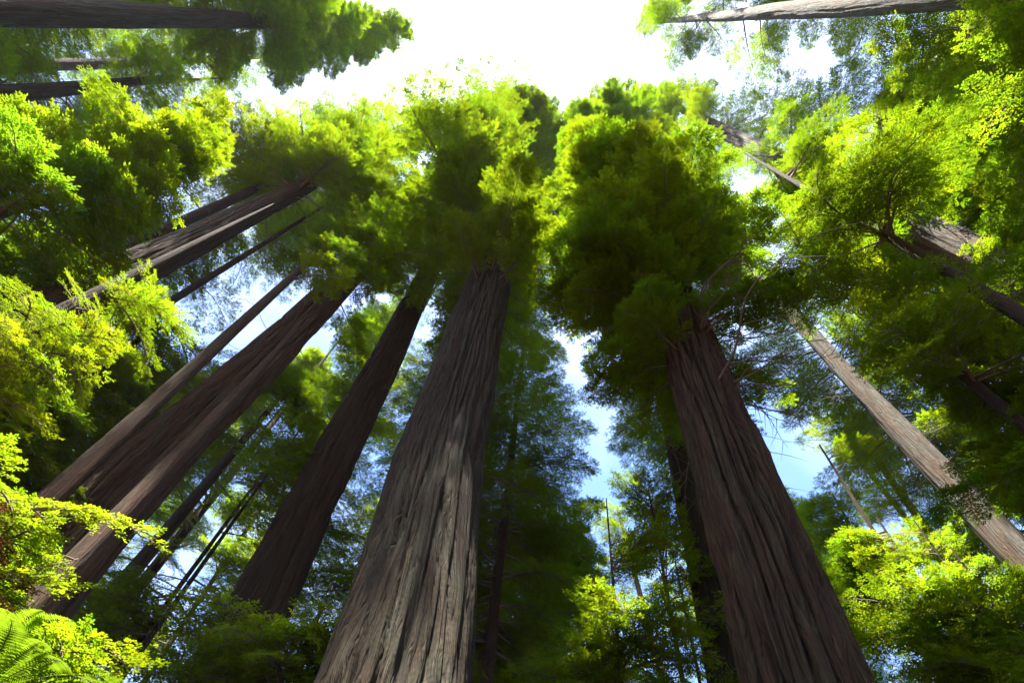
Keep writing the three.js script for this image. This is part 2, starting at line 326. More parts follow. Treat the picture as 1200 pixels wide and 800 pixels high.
function tryBough(t, r, pass) {
  if (pass === 0 && !t.sunny) return false;
  const u = Math.pow(r(), 0.85), y = t.A.y + lerp(t.crown[0], t.crown[1], u), rel = (y - t.A.y - t.crown[0]) / (t.crown[1] - t.crown[0]);
  const L = t.reach * (0.55 + 0.55 * r()) * Math.pow(Math.max(0.05, 1 - rel * t.shrink), 0.6) * (rel < 0.12 ? 0.75 : 1);
  const list = BOUGH[t.kind]; let best = 0; list.forEach((v, i) => { if (Math.abs(v.L - L) + r() * 0.8 < Math.abs(list[best].L - L)) best = i; });
  const sc = Math.min(1.5, Math.max(0.65, L / list[best].L)), az = r() * 2 * Math.PI, pitch = lerp(-0.22, 0.45, rel) + (r() - 0.5) * 0.4;
  const dir = V(Math.cos(az) * Math.cos(pitch), Math.sin(pitch), Math.sin(az) * Math.cos(pitch)), start = t.at(y).addScaledVector(V(Math.cos(az), 0, Math.sin(az)), t.rad(y) * 0.7);
  const LL = list[best].L * sc, roll = (r() - 0.5) * 0.7, zv = V(0, 0, 0).crossVectors(dir, V(0, 1, 0)).normalize();
  const mid = start.clone().addScaledVector(dir, LL * 0.55), cells = [], pm = project(mid); let inside = 0, tot = 0, block = 0;
  for (const [a, b] of FOOT) {
    const p = start.clone().addScaledVector(dir, LL * a).addScaledVector(zv, LL * b); p.y -= LL * 0.1 * a * a;
    const q = project(p); tot++;
    if (!q || q[0] < 0 || q[0] >= 1200 || q[1] < 0 || q[1] >= 800) continue;
    inside++; cells.push((q[1] / CW | 0) * GX + (q[0] / CW | 0));
    for (const c of clear) { const ux = c.b[0] - c.a[0], uy = c.b[1] - c.a[1], k = ((q[0] - c.a[0]) * ux + (q[1] - c.a[1]) * uy) / (ux * ux + uy * uy); if (k < 0 || k > 1 || Math.abs((q[0] - c.a[0]) * uy - (q[1] - c.a[1]) * ux) / Math.hypot(ux, uy) > c.w) continue; if (p.distanceTo(EYE) < lerp(c.fa, c.fb, k) - (c.t === t ? 0.2 : 0)) block++; }
  }
  if (inside) {
    if (block > 1 || (block && r() < 0.9)) return false;
    const set = [...new Set(cells)]; let lit = 0, room = 0, over = 0;
    for (const k of set) { lit += litMap[k]; room += Math.min(1, Math.max(-1.5, (want[k] - cover[k]))); if (want[k] < 0.12) over++; }
    lit /= set.length; room /= set.length;
    if (over / set.length > 0.2 || room < (pass === 2 ? 0.55 : 0.06)) return false;
    if (pass === 0 ? lit < 0.5 : pass === 1 && lit > 0.55) return false;
    if (pass === 0) for (const [q, l] of hung) { const dx = q.x - mid.x, dy = q.y - mid.y, dz = q.z - mid.z, k = dx * SUN.x + dy * SUN.y + dz * SUN.z, m = 0.25 * (l + LL); if (k > 1 && dx * dx + dy * dy + dz * dz - k * k < m * m) return false; }
    const sight = mid.clone().sub(EYE).normalize(), nrm = V(0, 0, 0).crossVectors(zv, dir), face = Math.max(0.3, Math.abs(sight.dot(nrm)));
    const area = FPX * FPX * 0.42 * LL * LL * (t.kind === 'dense' ? 0.6 : 0.42) * face / (pm ? pm[2] * pm[2] : 1e9);
    const add = Math.min(0.6, area * (inside / tot) / (set.length * CW * CW));
    if (!shadeOk(mid, LL, r() > (t.shady ?? 0) ? sunlit : lowLit)) return false;
    for (const k of set) cover[k] += add;
    if (pass === 0) t.litN = (t.litN ?? 0) + 1;
    if (pass === 0) { sunlit.push([mid, LL * 0.42]); if (pm && pm[1] > 480) lowLit.push([mid, LL * 0.3]); };
  } else {
    if (pass === 0 || t.outside >= t.out || !shadeOk(mid, LL)) return false;
    t.outside = (t.outside ?? 0) + 1;
  }
  hung.push([mid, LL]); hang(t, start, dir, t.kind, best, sc, roll, r);
  return true;
}
function shadeOk(p, L, list = sunlit) {
  for (const [q, rad] of list) { const dx = p.x - q.x, dy = p.y - q.y, dz = p.z - q.z, k = dx * SUN.x + dy * SUN.y + dz * SUN.z; if (k < 1.2) continue; const e = dx * dx + dy * dy + dz * dz - k * k, m = rad + L * 0.32; if (e < m * m) return false; }
  return true;
}
const view = (t, a, b, w) => { const D = Math.hypot(t.A.x, t.A.z); clear.push({ t, a, b, w, fa: at(...a, D).distanceTo(EYE), fb: at(...b, D).distanceTo(EYE) }); };
// --- the trees whose trunks the photograph shows
const giant = { seg: 320, rows: 220 };
const T1 = addTree({ name: 'redwood_tree', label: 'broadest redwood, grey-brown furrowed trunk, standing clear of its neighbours', p1: [470, 760], p2: [562, 370], w: 152, D: 11.7, H: 86, crown: [25, 85], reach: 7.5, bark: 'grey', ridge: 0.12, tries: 2200, out: 30, ...giant, shrink: 0.55, shady: 0.7, kind: 'dense' });
const T8 = addTree({ name: 'redwood_tree', label: 'dark brown giant redwood with bare dead twigs fanning out below its crown', p1: [925, 745], p2: [812, 420], w: 122, D: 11.2, H: 80, crown: [17.5, 79], reach: 7.5, bark: 'brown', ridge: 0.16, tries: 2200, out: 30, ...giant, shrink: 0.55, shady: 0.7, kind: 'dense' });
const T2 = addTree({ name: 'redwood_tree', label: 'slim straight redwood, dark trunk with swollen base beside the broadest redwood', p1: [340, 640], p2: [512, 300], w: 58, D: 17, H: 72, crown: [36, 71], reach: 8.5, bark: 'brown', ridge: 0.11, tries: 2000, seg: 120, rows: 160, top: [600, 108], shrink: 0.3, shady: 0.8});
const T3 = addTree({ name: 'redwood_tree', label: 'thick ribbed redwood flanked by two slender stems in a clump', p1: [180, 545], p2: [345, 385], w: 66, D: 14, H: 64, crown: [26, 63], reach: 6, bark: 'red', ridge: 0.16, tries: 1600, seg: 150, rows: 200, top: [520, 215], kind: 'dense' });
const T3a = addTree({ name: 'slender_redwood', label: 'slender stem on the uphill side of the clumped ribbed redwood', p1: [150, 500], p2: [330, 335], w: 20, D: 12.6, H: 34, crown: [20, 33], reach: 3.2, bark: 'red', ridge: 0.05, tries: 160, seg: 40, rows: 100, out: 5, top: [430, 250], kind: 'dense' });
const T3c = addTree({ name: 'slender_redwood', label: 'slender pale-edged stem on the downhill side of the clumped ribbed redwood', p1: [130, 620], p2: [262, 478], w: 27, D: 12.2, H: 36, crown: [22, 35], reach: 3.2, bark: 'red', ridge: 0.055, tries: 40, seg: 48, rows: 100, out: 5, top: [350, 380] });
const T3d = addTree({ name: 'slender_redwood', label: 'thin dark leaning stem standing between the clump and the swollen-based redwood', p1: [196, 621], p2: [305, 492], w: 15, D: 21, H: 40, crown: [24, 39], reach: 3.4, bark: 'brown', ridge: 0.02, tries: 200, seg: 30, rows: 60, out: 5, top: [345, 445], trim: true });
const T4 = addTree({ name: 'redwood_tree', label: 'dark tall redwood behind the clumped ribbed redwood, thin stem alongside', p1: [200, 297], p2: [345, 224], w: 38, D: 15, H: 66, crown: [22, 65], reach: 6.5, bark: 'brown', ridge: 0.07, tries: 2000, seg: 100, rows: 120, top: [425, 186], shady: 0.8});
const T4b = addTree({ name: 'slender_redwood', label: 'very thin dark stem running alongside the dark tall redwood', p1: [190, 268], p2: [270, 236], w: 9, D: 16.5, H: 46, crown: [26, 45], reach: 3, bark: 'brown', ridge: 0.02, tries: 150, seg: 24, rows: 60, out: 5, top: [330, 210], trim: true });
const T5 = addTree({ name: 'redwood_tree', label: 'grey redwood at the edge of the open sky, opposite the pale grey trunk', p1: [120, 16], p2: [290, 25], w: 28, D: 24, H: 72, crown: [32, 70], reach: 5.5, bark: 'grey', ridge: 0.06, tries: 1000, seg: 90, rows: 110, out: 45, top: [470, 45], kind: 'dense' });
const T6 = addTree({ name: 'redwood_tree', label: 'distant straight redwood stem between two grey trunks', p1: [80, 76], p2: [185, 72], w: 13, D: 38, H: 74, crown: [44, 73], reach: 5, bark: 'brown', ridge: 0.04, tries: 400, out: 20, top: [310, 68] });
const T7 = addTree({ name: 'redwood_tree', label: 'dark weathered trunk against bright sky, below the distant straight stem', p1: [50, 106], p2: [175, 93], w: 18, D: 25, H: 30, crown: [14, 24], reach: 2.6, bark: 'grey', ridge: 0.06, tries: 120, seg: 60, rows: 80, out: 6, top: [200, 90] });
const T9 = addTree({ name: 'redwood_tree', label: 'dim grey-green trunk half hidden behind the dark brown giant', p1: [843, 740], p2: [790, 500], w: 44, D: 21, H: 60, crown: [20, 58], reach: 4.6, bark: 'grey', ridge: 0.05, tries: 500, seg: 80, rows: 90, top: [700, 240] });
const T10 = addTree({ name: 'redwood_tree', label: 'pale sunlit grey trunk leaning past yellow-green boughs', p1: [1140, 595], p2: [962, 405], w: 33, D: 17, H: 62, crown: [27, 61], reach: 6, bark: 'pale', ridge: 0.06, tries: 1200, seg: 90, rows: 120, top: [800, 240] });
const T11 = addTree({ name: 'slender_redwood', label: 'thin stem seen against blue sky, thicker of a close pair', p1: [1110, 652], p2: [1042, 558], w: 11, D: 30, H: 40, crown: [26, 39], reach: 3.4, bark: 'brown', ridge: 0.02, tries: 200, out: 5, top: [985, 480], trim: true });
const T11b = addTree({ name: 'slender_redwood', label: 'thinner stem of a close pair seen against blue sky', p1: [1084, 634], p2: [1032, 570], w: 8, D: 32, H: 40, crown: [27, 39], reach: 3.2, bark: 'brown', ridge: 0.02, tries: 200, out: 5, top: [985, 510], trim: true });
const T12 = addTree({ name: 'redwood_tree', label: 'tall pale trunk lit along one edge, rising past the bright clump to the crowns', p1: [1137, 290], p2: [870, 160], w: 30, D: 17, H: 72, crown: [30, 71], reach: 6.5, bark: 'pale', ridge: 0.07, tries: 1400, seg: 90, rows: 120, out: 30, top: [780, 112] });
const T12b = addTree({ name: 'redwood_tree', label: 'short-limbed reddish-brown trunk just below the edge-lit pale trunk', p1: [1185, 360], p2: [1120, 318], w: 36, D: 15.5, H: 52, crown: [12, 50], reach: 4.5, bark: 'red', ridge: 0.08, tries: 1000, seg: 90, rows: 120, out: 30, top: [960, 200], kind: 'dense' });
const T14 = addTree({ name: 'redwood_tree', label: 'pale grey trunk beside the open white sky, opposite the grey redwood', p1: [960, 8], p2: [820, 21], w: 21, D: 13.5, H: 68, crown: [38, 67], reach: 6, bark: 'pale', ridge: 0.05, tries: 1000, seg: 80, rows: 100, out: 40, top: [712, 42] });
const T15 = addTree({ name: 'slender_redwood', label: 'thin dark stem close behind the broadest redwood', p1: [577, 730], p2: [603, 500], w: 14, D: 22, H: 42, crown: [10, 41], reach: 6, bark: 'brown', ridge: 0.02, tries: 1200, seg: 36, rows: 70, out: 5, top: [618, 370], trim: true });
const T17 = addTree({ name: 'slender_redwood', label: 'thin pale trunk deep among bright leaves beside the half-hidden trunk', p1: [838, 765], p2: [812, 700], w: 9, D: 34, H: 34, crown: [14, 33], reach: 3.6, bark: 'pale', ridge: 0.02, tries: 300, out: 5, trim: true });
const T18 = addTree({ name: 'slender_redwood', label: 'thin stem deep in the bright thicket between the two giants', p1: [772, 770], p2: [750, 690], w: 8, D: 36, H: 36, crown: [14, 35], reach: 4, bark: 'brown', ridge: 0.02, tries: 300, out: 5, trim: true });
view(T1, [470, 800], [553, 420], 62); view(T2, [330, 660], [512, 300], 22); view(T3, [110, 620], [350, 370], 26); view(T3a, [100, 545], [335, 328], 9); view(T3c, [60, 690], [275, 462], 11);
view(T4, [160, 315], [330, 232], 16); view(T5, [0, 12], [290, 25], 12); view(T6, [65, 76], [180, 72], 6); view(T7, [0, 112], [175, 93], 8); view(T8, [945, 800], [820, 430], 52);
view(T10, [1235, 692], [955, 398], 12); view(T12, [1200, 320], [1080, 262], 12); view(T12, [905, 180], [830, 140], 6); view(T12b, [1200, 370], [1150, 335], 12); view(T14, [1060, 0], [810, 22], 8); view(T9, [858, 800], [802, 540], 13); view(T15, [569, 800], [600, 520], 6);
for (const [t, px, py, rad] of [[T3, 150, 565, 1], [T3, 190, 520, 1], [T3, 240, 475, 1], [T3a, 160, 490, 0.4], [T3c, 150, 600, 0.5], [T10, 1165, 615, 1], [T10, 1130, 580, 1.1], [T10, 1095, 545, 1.1], [T10, 1060, 510, 1], [T12, 1150, 296, 0.8], [T12, 870, 160, 0.8], [T14, 900, 13, 0.9], [T14, 850, 18, 0.9], [T1, 532, 490, 0.5]]) sunlit.push([at(px, py, Math.hypot(t.A.x, t.A.z) - t.r1), rad]);
const bark0 = sunlit.slice(), lowLit = sunlit.slice();
// --- smaller trees that fill the depth of the wood; their crowns show more than their stems
const fill = [   // [pixel, D, height, reach, stand, kind, label]; stand: in a gap of the canopy, among others, or thickly grown
  [[715, 640], 17, 14, 4.2, 'open', 'broad', 'bright yellow-green young tree standing between the two giants'],
  [[765, 600], 20, 22, 4.6, 'open', 'broad', 'yellow-green tree behind the bright young one between the giants'],
  [[660, 720], 26, 22, 4, 'thick', 'redwood', 'dark bushy conifer beside the thin dark stem'],
  [[600, 760], 30, 24, 4, 'thick', 'redwood', 'dark shadowed conifer directly behind the broadest redwood'],
  [[405, 650], 15, 11, 3.6, 'open', 'broad', 'bright green tree in the gap between the broadest and the slim redwood'],
  [[245, 640], 19, 14, 3.8, 'plain', 'broad', 'green leafy tree filling the gap between the clump and the slim redwood'],
  [[180, 740], 18, 13, 3.4, 'plain', 'broad', 'low green leafy tree beside the base of the clumped redwoods'],
  [[330, 560], 30, 30, 4, 'open', 'broad', 'tall bright leafy tree peeping past the slim redwood'],
  [[285, 300], 16, 33, 5, 'open', 'broad', 'yellow-green tree whose crown glows between the clump and the dark tall redwood'],
  [[215, 205], 17, 36, 5, 'open', 'redwood', 'sunlit young conifer beyond the dark tall redwood'],
  [[40, 240], 14, 22, 4, 'thick', 'redwood', 'dark conifer on the bank above the foreground branch'],
  [[40, 480], 15, 17, 4, 'thick', 'redwood', 'dark conifer behind the sunlit foreground branch'],
  [[90, 320], 18, 26, 4.4, 'thick', 'redwood', 'shadowy conifer between the bank and the dark tall redwood'],
  [[900, 195], 12, 36, 6, 'open', 'redwood', 'tall yellow-green conifer with billowing sunlit boughs beside the dark giant'],
  [[960, 300], 13, 23, 5, 'open', 'redwood', 'yellow-green conifer below the billowing sunlit one'],
  [[1000, 470], 19, 24, 4, 'plain', 'redwood', 'green conifer with thin boughs in front of the pale sunlit trunk'],
  [[1000, 620], 26, 24, 4.2, 'plain', 'redwood', 'green drooping conifer beside the dark giant trunk'],
  [[1080, 720], 24, 19, 4.2, 'thick', 'redwood', 'dark low conifer beneath the close pair of thin stems'],
  [[1130, 690], 18, 12, 3.6, 'open', 'broad', 'bright leafy tree under the pale sunlit trunk'],
  [[1180, 480], 15, 20, 4, 'thick', 'redwood', 'dark green conifer beside the reddish-brown trunk'],
  [[1180, 220], 17, 28, 4.8, 'thick', 'redwood', 'dark dense conifer above the reddish-brown trunk'],
  [[1120, 130], 19, 36, 5, 'thick', 'redwood', 'dark full-crowned conifer behind the billowing sunlit one'],
  [[1090, 35], 15, 30, 5, 'open', 'broad', 'yellow-green leafy tree near the pale grey trunk and white sky'],
  [[1190, 740], 17, 12, 3.8, 'plain', 'broad', 'leafy tree at the foot of the slope below the pale trunk'],
  [[920, 620], 30, 28, 4.4, 'plain', 'redwood', 'green conifer hidden behind the dark giant trunk'],
  [[200, 297], 20, 40, 6, 'thick', 'redwood', 'deep green conifer crown between the dark tall redwood and the distant stem', 700],
  [[150, 97], 30, 56, 7, 'thick', 'redwood', 'deep green conifer reaching over the dark tall redwood', 700],
  [[50, 106], 31, 48, 7, 'thick', 'redwood', 'deep green conifer under the dark weathered trunk', 600],
  [[300, 247], 22, 60, 7, 'thick', 'redwood', 'tall dark conifer whose crown meets the dark tall redwood', 700],
  [[130, 74], 44, 66, 7, 'thick', 'redwood', 'far conifer just beyond the dark weathered trunk', 600],
  [[505, 600], 20, 40, 8.5, 'thick', 'redwood', 'lacy conifer against blue sky between the two giants', 600],
  [[868, 580], 19, 50, 5.5, 'thick', 'redwood', 'taller lacy conifer against blue sky beside the dark giant', 700],
  [[540, 450], 19, 54, 8.5, 'thick', 'redwood', 'lacy conifer close behind the broadest redwood', 600],
  [[430, 475], 24, 50, 6, 'thick', 'redwood', 'lacy conifer in the sky gap beside the slim redwood', 600],
  [[380, 570], 26, 38, 6, 'thick', 'redwood', 'lower lacy conifer in the sky gap beside the slim redwood', 600],
  [[1100, 555], 22, 40, 6, 'plain', 'redwood', 'far green conifer beside the close pair of thin stems', 600],
  [[1000, 440], 22, 54, 6, 'plain', 'redwood', 'green conifer rising behind the crown of the dark giant', 700],
  [[1000, 225], 22, 70, 7, 'thick', 'redwood', 'lacy tall conifer against pale sky near the white opening', 600],
  [[960, 8], 20, 66, 7, 'thick', 'redwood', 'lacy tall conifer below the pale grey trunk', 600],
  [[765, 112], 17, 66, 7, 'open', 'redwood', 'tall conifer with yellow-green top at the edge of the white opening', 700],
  [[200, 20], 30, 68, 7, 'broad', 'redwood', 'hazy green conifer at the tip of the grey redwood', 700],
  [[290, 24], 27, 76, 7, 'broad', 'redwood', 'tallest hazy conifer bordering the white opening', 700],
  [[440, 160], 17, 52, 7, 'open', 'redwood', 'tall conifer with yellow-green top beside the broadest crown', 800],
  [[690, 770], 18, 11, 3.4, 'plain', 'broad', 'low leafy tree at the foot of the gap between the giants', 420],
  [[800, 700], 21, 16, 4.2, 'open', 'broad', 'bright leafy tree beside the half-hidden trunk', 500],
  [[300, 520], 27, 34, 5.5, 'broad', 'redwood', 'green conifer close to the thin dark leaning stem', 700],
  [[250, 575], 33, 32, 5.5, 'broad', 'broad', 'far leafy tree beyond the thin dark leaning stem', 700],
  [[1050, 640], 19, 17, 4.4, 'open', 'broad', 'bright leafy tree just beyond the dark giant and the close pair of stems', 700],
  [[985, 560], 21, 22, 4.6, 'open', 'redwood', 'feathery conifer beside the dark giant, lit from above', 700],
  [[130, 600], 27, 24, 4.5, 'broad', 'redwood', 'green conifer glimpsed behind the clumped redwoods', 500],
];
for (const [px, D, H, reach, stand, kind, label, tries] of fill) {
  const P = at(...px, D), g = ground(P.x, P.z), h = Math.max(H, P.y - g + 2.5);
  addTree({ name: kind === 'broad' ? 'broadleaf_tree' : 'young_conifer', label, base: [P.x, P.z], dia: kind === 'broad' ? 0.1 + h * 0.007 : 0.14 + h * 0.009, H: h, crown: [h * (stand === 'open' && kind === 'redwood' ? 0.52 : 0.22), h * 0.97], reach, leaf: kind === 'broad' ? 'broad' : 'redwood', sunny: stand === 'open' || (stand === 'plain' && kind === 'broad'), kind: stand === 'thick' && H < 45 && !/lacy/.test(label) ? 'dense' : kind, bark: 'brown', ridge: 0.02, seg: 16, rows: 30, tries: stand === 'open' ? 1200 : tries ?? 420, out: 14, trim: true, far: D > 17, wobble: 0.25 });
}
// --- redwoods behind the camera: they shade the trunks in view
for (const [x, z, label] of [[-10, 12, 'tall redwood high on the bank behind the viewer'], [-2.5, 11.5, 'tall redwood behind the viewer on the bank side'], [5, 12, 'tall redwood behind the viewer on the path side'], [13, 12, 'tall redwood behind the viewer, away from the bank']])
  addTree({ name: 'redwood_tree', label, base: [x, z], dia: 2.2, H: 82, crown: [30, 81], reach: 6.5, kind: 'dense', shrink: 0.5, bark: 'brown', ridge: 0.05, seg: 40, rows: 50, tries: 700, out: 70, far: true });

for (const [px, py, q] of [[60, 420, 4.6], [150, 360, 5.2], [190, 400, 5.4], [20, 360, 4.3], [40, 640, 4.6], [60, 720, 4.2], [20, 780, 4]]) sunlit.push([along(px, py, q), 0.5]);
{ const r = rng(2024), order = [...trees].sort((a, b) => Math.hypot(a.A.x, a.A.z) - Math.hypot(b.A.x, b.A.z));
  for (const pass of [0, 1, 2]) for (let round = 0; round < 6; round++) for (const t of order) for (let k = 0; k < t.tries / 6 * [2.5, 1, 0.4][pass]; k++) if (t.boughs < 280) tryBough(t, r, pass);
}
// boughs growing thickly around a stretch of stem, seen between two pixels of it
function heightAt(t, px, py) { let best = 1e9, by = t.A.y; for (let y = t.A.y; y <= t.A.y + t.H; y += 0.5) { const q = project(t.at(y)); if (!q) continue; const e = Math.hypot(q[0] - px, q[1] - py); if (e < best) { best = e; by = y; } } return by; }
function dress(t, a, b, n, reach, seed, keep = bark0) {
  const r = rng(seed), y0 = heightAt(t, ...a), y1 = b ? heightAt(t, ...b) : t.A.y + t.H - 0.3, list = BOUGH[t.kind];
  for (let k = 0; k < n; k++) {
    const u = (k + r()) / n, y = lerp(y0, y1, u), L = reach * (0.55 + 0.6 * r()) * (b ? 1 : 1 - 0.55 * u), c = t.at(y), az = k % 3 ? Math.atan2(-c.z, -c.x) + (r() - 0.5) * 2.4 : r() * 6.283, pitch = (r() - 0.5) * 0.5;
    let v = 0; list.forEach((w, i) => { if (Math.abs(w.L - L) < Math.abs(list[v].L - L)) v = i; });
    const d = V(Math.cos(az) * Math.cos(pitch), Math.sin(pitch), Math.sin(az) * Math.cos(pitch)), st = c.addScaledVector(V(Math.cos(az), 0, Math.sin(az)), t.rad(y) * 0.7), q = project(st.clone().addScaledVector(d, L));
    if (q && clear.some(e => { const ux = e.b[0] - e.a[0], uy = e.b[1] - e.a[1], m = ((q[0] - e.a[0]) * ux + (q[1] - e.a[1]) * uy) / (ux * ux + uy * uy); return lerp(e.fa, e.fb, m) > st.distanceTo(EYE) - 1 && m > 0 && m < 1 && Math.abs((q[0] - e.a[0]) * uy - (q[1] - e.a[1]) * ux) / Math.hypot(ux, uy) < e.w; })) continue;
    if (!shadeOk(st.clone().addScaledVector(d, L * 0.5), L * 0.8, keep)) continue;
    hang(t, st, d, t.kind, v, L / list[v].L, (r() - 0.5) * 0.6, r);
  }
}
dress(T8, [803, 385], [715, 130], 300, 6, 899, lowLit); dress(T1, [563, 352], [610, 150], 210, 6, 898, lowLit); dress(T1, [612, 145], null, 40, 5.5, 897);
dress(T10, [965, 408], null, 90, 4.2, 901, lowLit); dress(T12, [1045, 243], [915, 183], 16, 3.6, 902); dress(T12, [812, 128], null, 22, 4.6, 903); dress(T4, [345, 224], null, 60, 5, 904, []);
dress(T5, [285, 25], null, 60, 5, 905, []); dress(T14, [795, 23], null, 30, 4.2, 906); dress(T7, [150, 96], null, 16, 2.6, 907); dress(T3, [355, 366], null, 34, 4.2, 908); dress(T2, [520, 280], null, 40, 5, 909); dress(T12b, [1115, 312], null, 40, 4, 910, lowLit); dress(T6, [190, 72], null, 20, 4, 911); dress(T3a, [335, 330], null, 14, 2.4, 912); dress(T3d, [312, 484], null, 22, 2.6, 913); dress(T11, [1030, 545], null, 16, 2.6, 914); dress(T11b, [1022, 556], null, 14, 2.4, 915); dress(T15, [600, 640], null, 40, 2.8, 916);
for (const [k, t] of trees.entries()) if (/top at the edge of the white opening|top beside the broadest crown/.test(t.obj.userData.label)) dress(t, project(t.at(t.A.y + t.H * 0.55)), null, 30, 4.5, 920 + k);
for (const [k, t] of trees.entries()) if (t.trim && t.boughs >= 12) dress(t, project(t.at(Math.max(t.A.y + 3, t.topY - 7))) ?? [600, 60], project(t.at(t.topY)) ?? [600, 60], 12, Math.min(2.6, t.reach), 950 + k, sunlit);
// long boughs of the two giants reaching across the gap between them
{ const r = rng(71);
  for (const [t, px, py, D, kind] of [[T8, 690, 330, 11, 'dense'], [T8, 660, 295, 11, 'dense'], [T8, 705, 372, 11.5, 'dense'], [T8, 640, 330, 11.5, 'redwood'], [T8, 690, 262, 10.5, 'dense'], [T8, 735, 405, 12, 'dense'], [T8, 655, 372, 12, 'redwood'], [T8, 690, 425, 12.5, 'redwood'], [T8, 675, 350, 9.5, 'dense'], [T8, 720, 340, 9.5, 'dense'], [T8, 660, 240, 10, 'dense'], [T8, 665, 125, 8, 'redwood'], [T8, 680, 165, 9, 'dense'], [T8, 655, 185, 9, 'dense'], [T8, 700, 205, 9, 'dense'], [T8, 640, 225, 10, 'dense'], [T8, 675, 285, 10, 'dense'], [T8, 690, 120, 8, 'redwood'], [T8, 650, 150, 8.5, 'dense'], [T8, 668, 210, 10, 'dense'], [T8, 640, 280, 10, 'dense'], [T8, 700, 300, 9, 'dense'], [T1, 630, 200, 9.5, 'dense'], [T1, 645, 240, 10, 'dense'], [T1, 640, 165, 9, 'dense'], [T1, 600, 90, 8, 'redwood'], [T1, 560, 95, 8, 'redwood'], [T1, 520, 130, 9, 'redwood'], [T1, 640, 92, 8, 'redwood'], [T1, 605, 72, 7.5, 'redwood'], [T1, 575, 68, 7.5, 'redwood'], [T1, 535, 72, 8, 'redwood'], [T1, 500, 85, 9, 'redwood'], [T1, 470, 95, 10, 'redwood'], [T1, 490, 130, 10, 'dense'], [T1, 550, 120, 8.5, 'dense'], [T1, 590, 130, 9, 'dense'], [T1, 620, 125, 8.5, 'dense'],
    [T1, 622, 290, 11, 'dense'], [T1, 640, 315, 11.5, 'dense'], [T1, 628, 362, 12, 'redwood'], [T1, 622, 415, 12.5, 'redwood'], [T1, 612, 262, 10.5, 'dense'], [T1, 650, 280, 10.5, 'dense'], [T1, 640, 400, 13, 'redwood'], [T15, 655, 520, 22, 'redwood'], [T15, 670, 470, 22.5, 'redwood'], [T15, 640, 590, 22, 'redwood'], [T15, 680, 560, 23, 'redwood'], [T15, 650, 440, 21, 'redwood'], [T15, 640, 470, 22, 'redwood'], [T15, 690, 500, 22.5, 'redwood'], [T15, 665, 600, 22, 'redwood'], [T15, 632, 545, 21.5, 'redwood'], [T15, 690, 600, 23, 'redwood'], [T15, 660, 410, 21, 'redwood'], [T8, 715, 470, 13, 'redwood'], [T8, 700, 445, 12.5, 'redwood'], [T8, 730, 500, 13, 'redwood']]) {
    const tip = at(px, py, D), y = tip.y + 0.4 + r(), c = t.at(y), h = V(tip.x - c.x, 0, tip.z - c.z).normalize(), st = c.addScaledVector(h, t.rad(y) * 0.7), d = tip.clone().sub(st), L = d.length(), list = BOUGH[kind];
    let v = 0; list.forEach((w, i) => { if (Math.abs(w.L - L) < Math.abs(list[v].L - L)) v = i; });
    d.y += 0.1 * L; hang(t, st, d, kind, v, Math.min(1.5, L / list[v].L), (r() - 0.5) * 0.5, r);
  }
}
// bare dead limbs below the crown of the brown giant
{ const r = rng(31);
  const y0 = heightAt(T8, 850, 530), y1 = heightAt(T8, 806, 395);
  for (let k = 0; k < 46; k++) { const y = lerp(y0, y1, Math.sqrt(r())), az = 0.1 + (r() - 0.5) * 3.2, d = V(Math.cos(az), -0.05 + (r() - 0.5) * 0.3, Math.sin(az)); hang(T8, T8.at(y).addScaledVector(V(d.x, 0, d.z).normalize(), T8.rad(y) * 0.8), d, 'dead', (r() * 3) | 0, 0.8 + 0.5 * r(), (r() - 0.5), r); }
}
{ const r = rng(35);   // dead snapped limbs on the other stems
  for (const [t, a, b, n] of [[T1, [545, 430], [575, 310], 12], [T2, [400, 530], [510, 305], 14], [T3, [240, 470], [350, 372], 8], [T15, [575, 740], [606, 470], 16], [T10, [1120, 570], [950, 395], 12], [T4, [200, 295], [345, 225], 8], [T12, [1160, 300], [1050, 245], 8], [T3d, [200, 615], [300, 497], 8], [T9, [850, 770], [800, 540], 8]])
    for (let k = 0; k < n; k++) { const y = lerp(heightAt(t, ...a), heightAt(t, ...b), (k + r()) / n), az = r() * 6.283, d = V(Math.cos(az), (r() - 0.6) * 0.4, Math.sin(az)); hang(t, t.at(y).addScaledVector(V(d.x, 0, d.z), t.rad(y) * 0.75), d, 'dead', (r() * 3) | 0, 0.22 + 0.35 * r(), (r() - 0.5), r); }
}
// the young redwood at the edge of the bank whose branches reach into the view
{ const r = rng(51), P = at(-130, 470, 4.2);
  const t = addTree({ name: 'redwood_sapling', label: 'young redwood on the bank, sunlit yellow-green branches with fine needles', base: [P.x, P.z], dia: 0.13, H: 5.2, crown: [1, 5], reach: 1.5, leaf: 'young', bark: 'red', ridge: 0.01, seg: 12, rows: 14, tries: 0 });
  for (const [px, py, s] of [[60, 410, 4.6], [150, 345, 5.2], [190, 350, 5.4], [120, 420, 4.9], [20, 345, 4.4], [90, 470, 4.7], [170, 430, 5.3], [40, 500, 4.3], [10, 430, 4.2], [220, 400, 5.6], [70, 380, 4.4], [110, 370, 4.7], [30, 460, 4.5], [130, 400, 4.6], [-10, 380, 4.1], [60, 450, 4.2], [100, 430, 4.4], [200, 370, 5.2], [30, 400, 4.4]]) {
    const tip = along(px, py, s), y = Math.min(t.A.y + 5, tip.y - 0.1 + 0.5 * r()), st = t.at(y), d = tip.clone().sub(st), L = d.length(), v = (r() * 3) | 0;
    hang(t, st, d.add(V(0, L * 0.08, 0)), 'needle', v, L / BOUGH.needle[v].L * 1.02, (r() - 0.5) * 0.6, r);
  }
}
for (const t of trees) { if (t.trim && t.boughs < 12) { scene.remove(t.obj); continue; } buildTrunk(t); finishFoliage(t); }

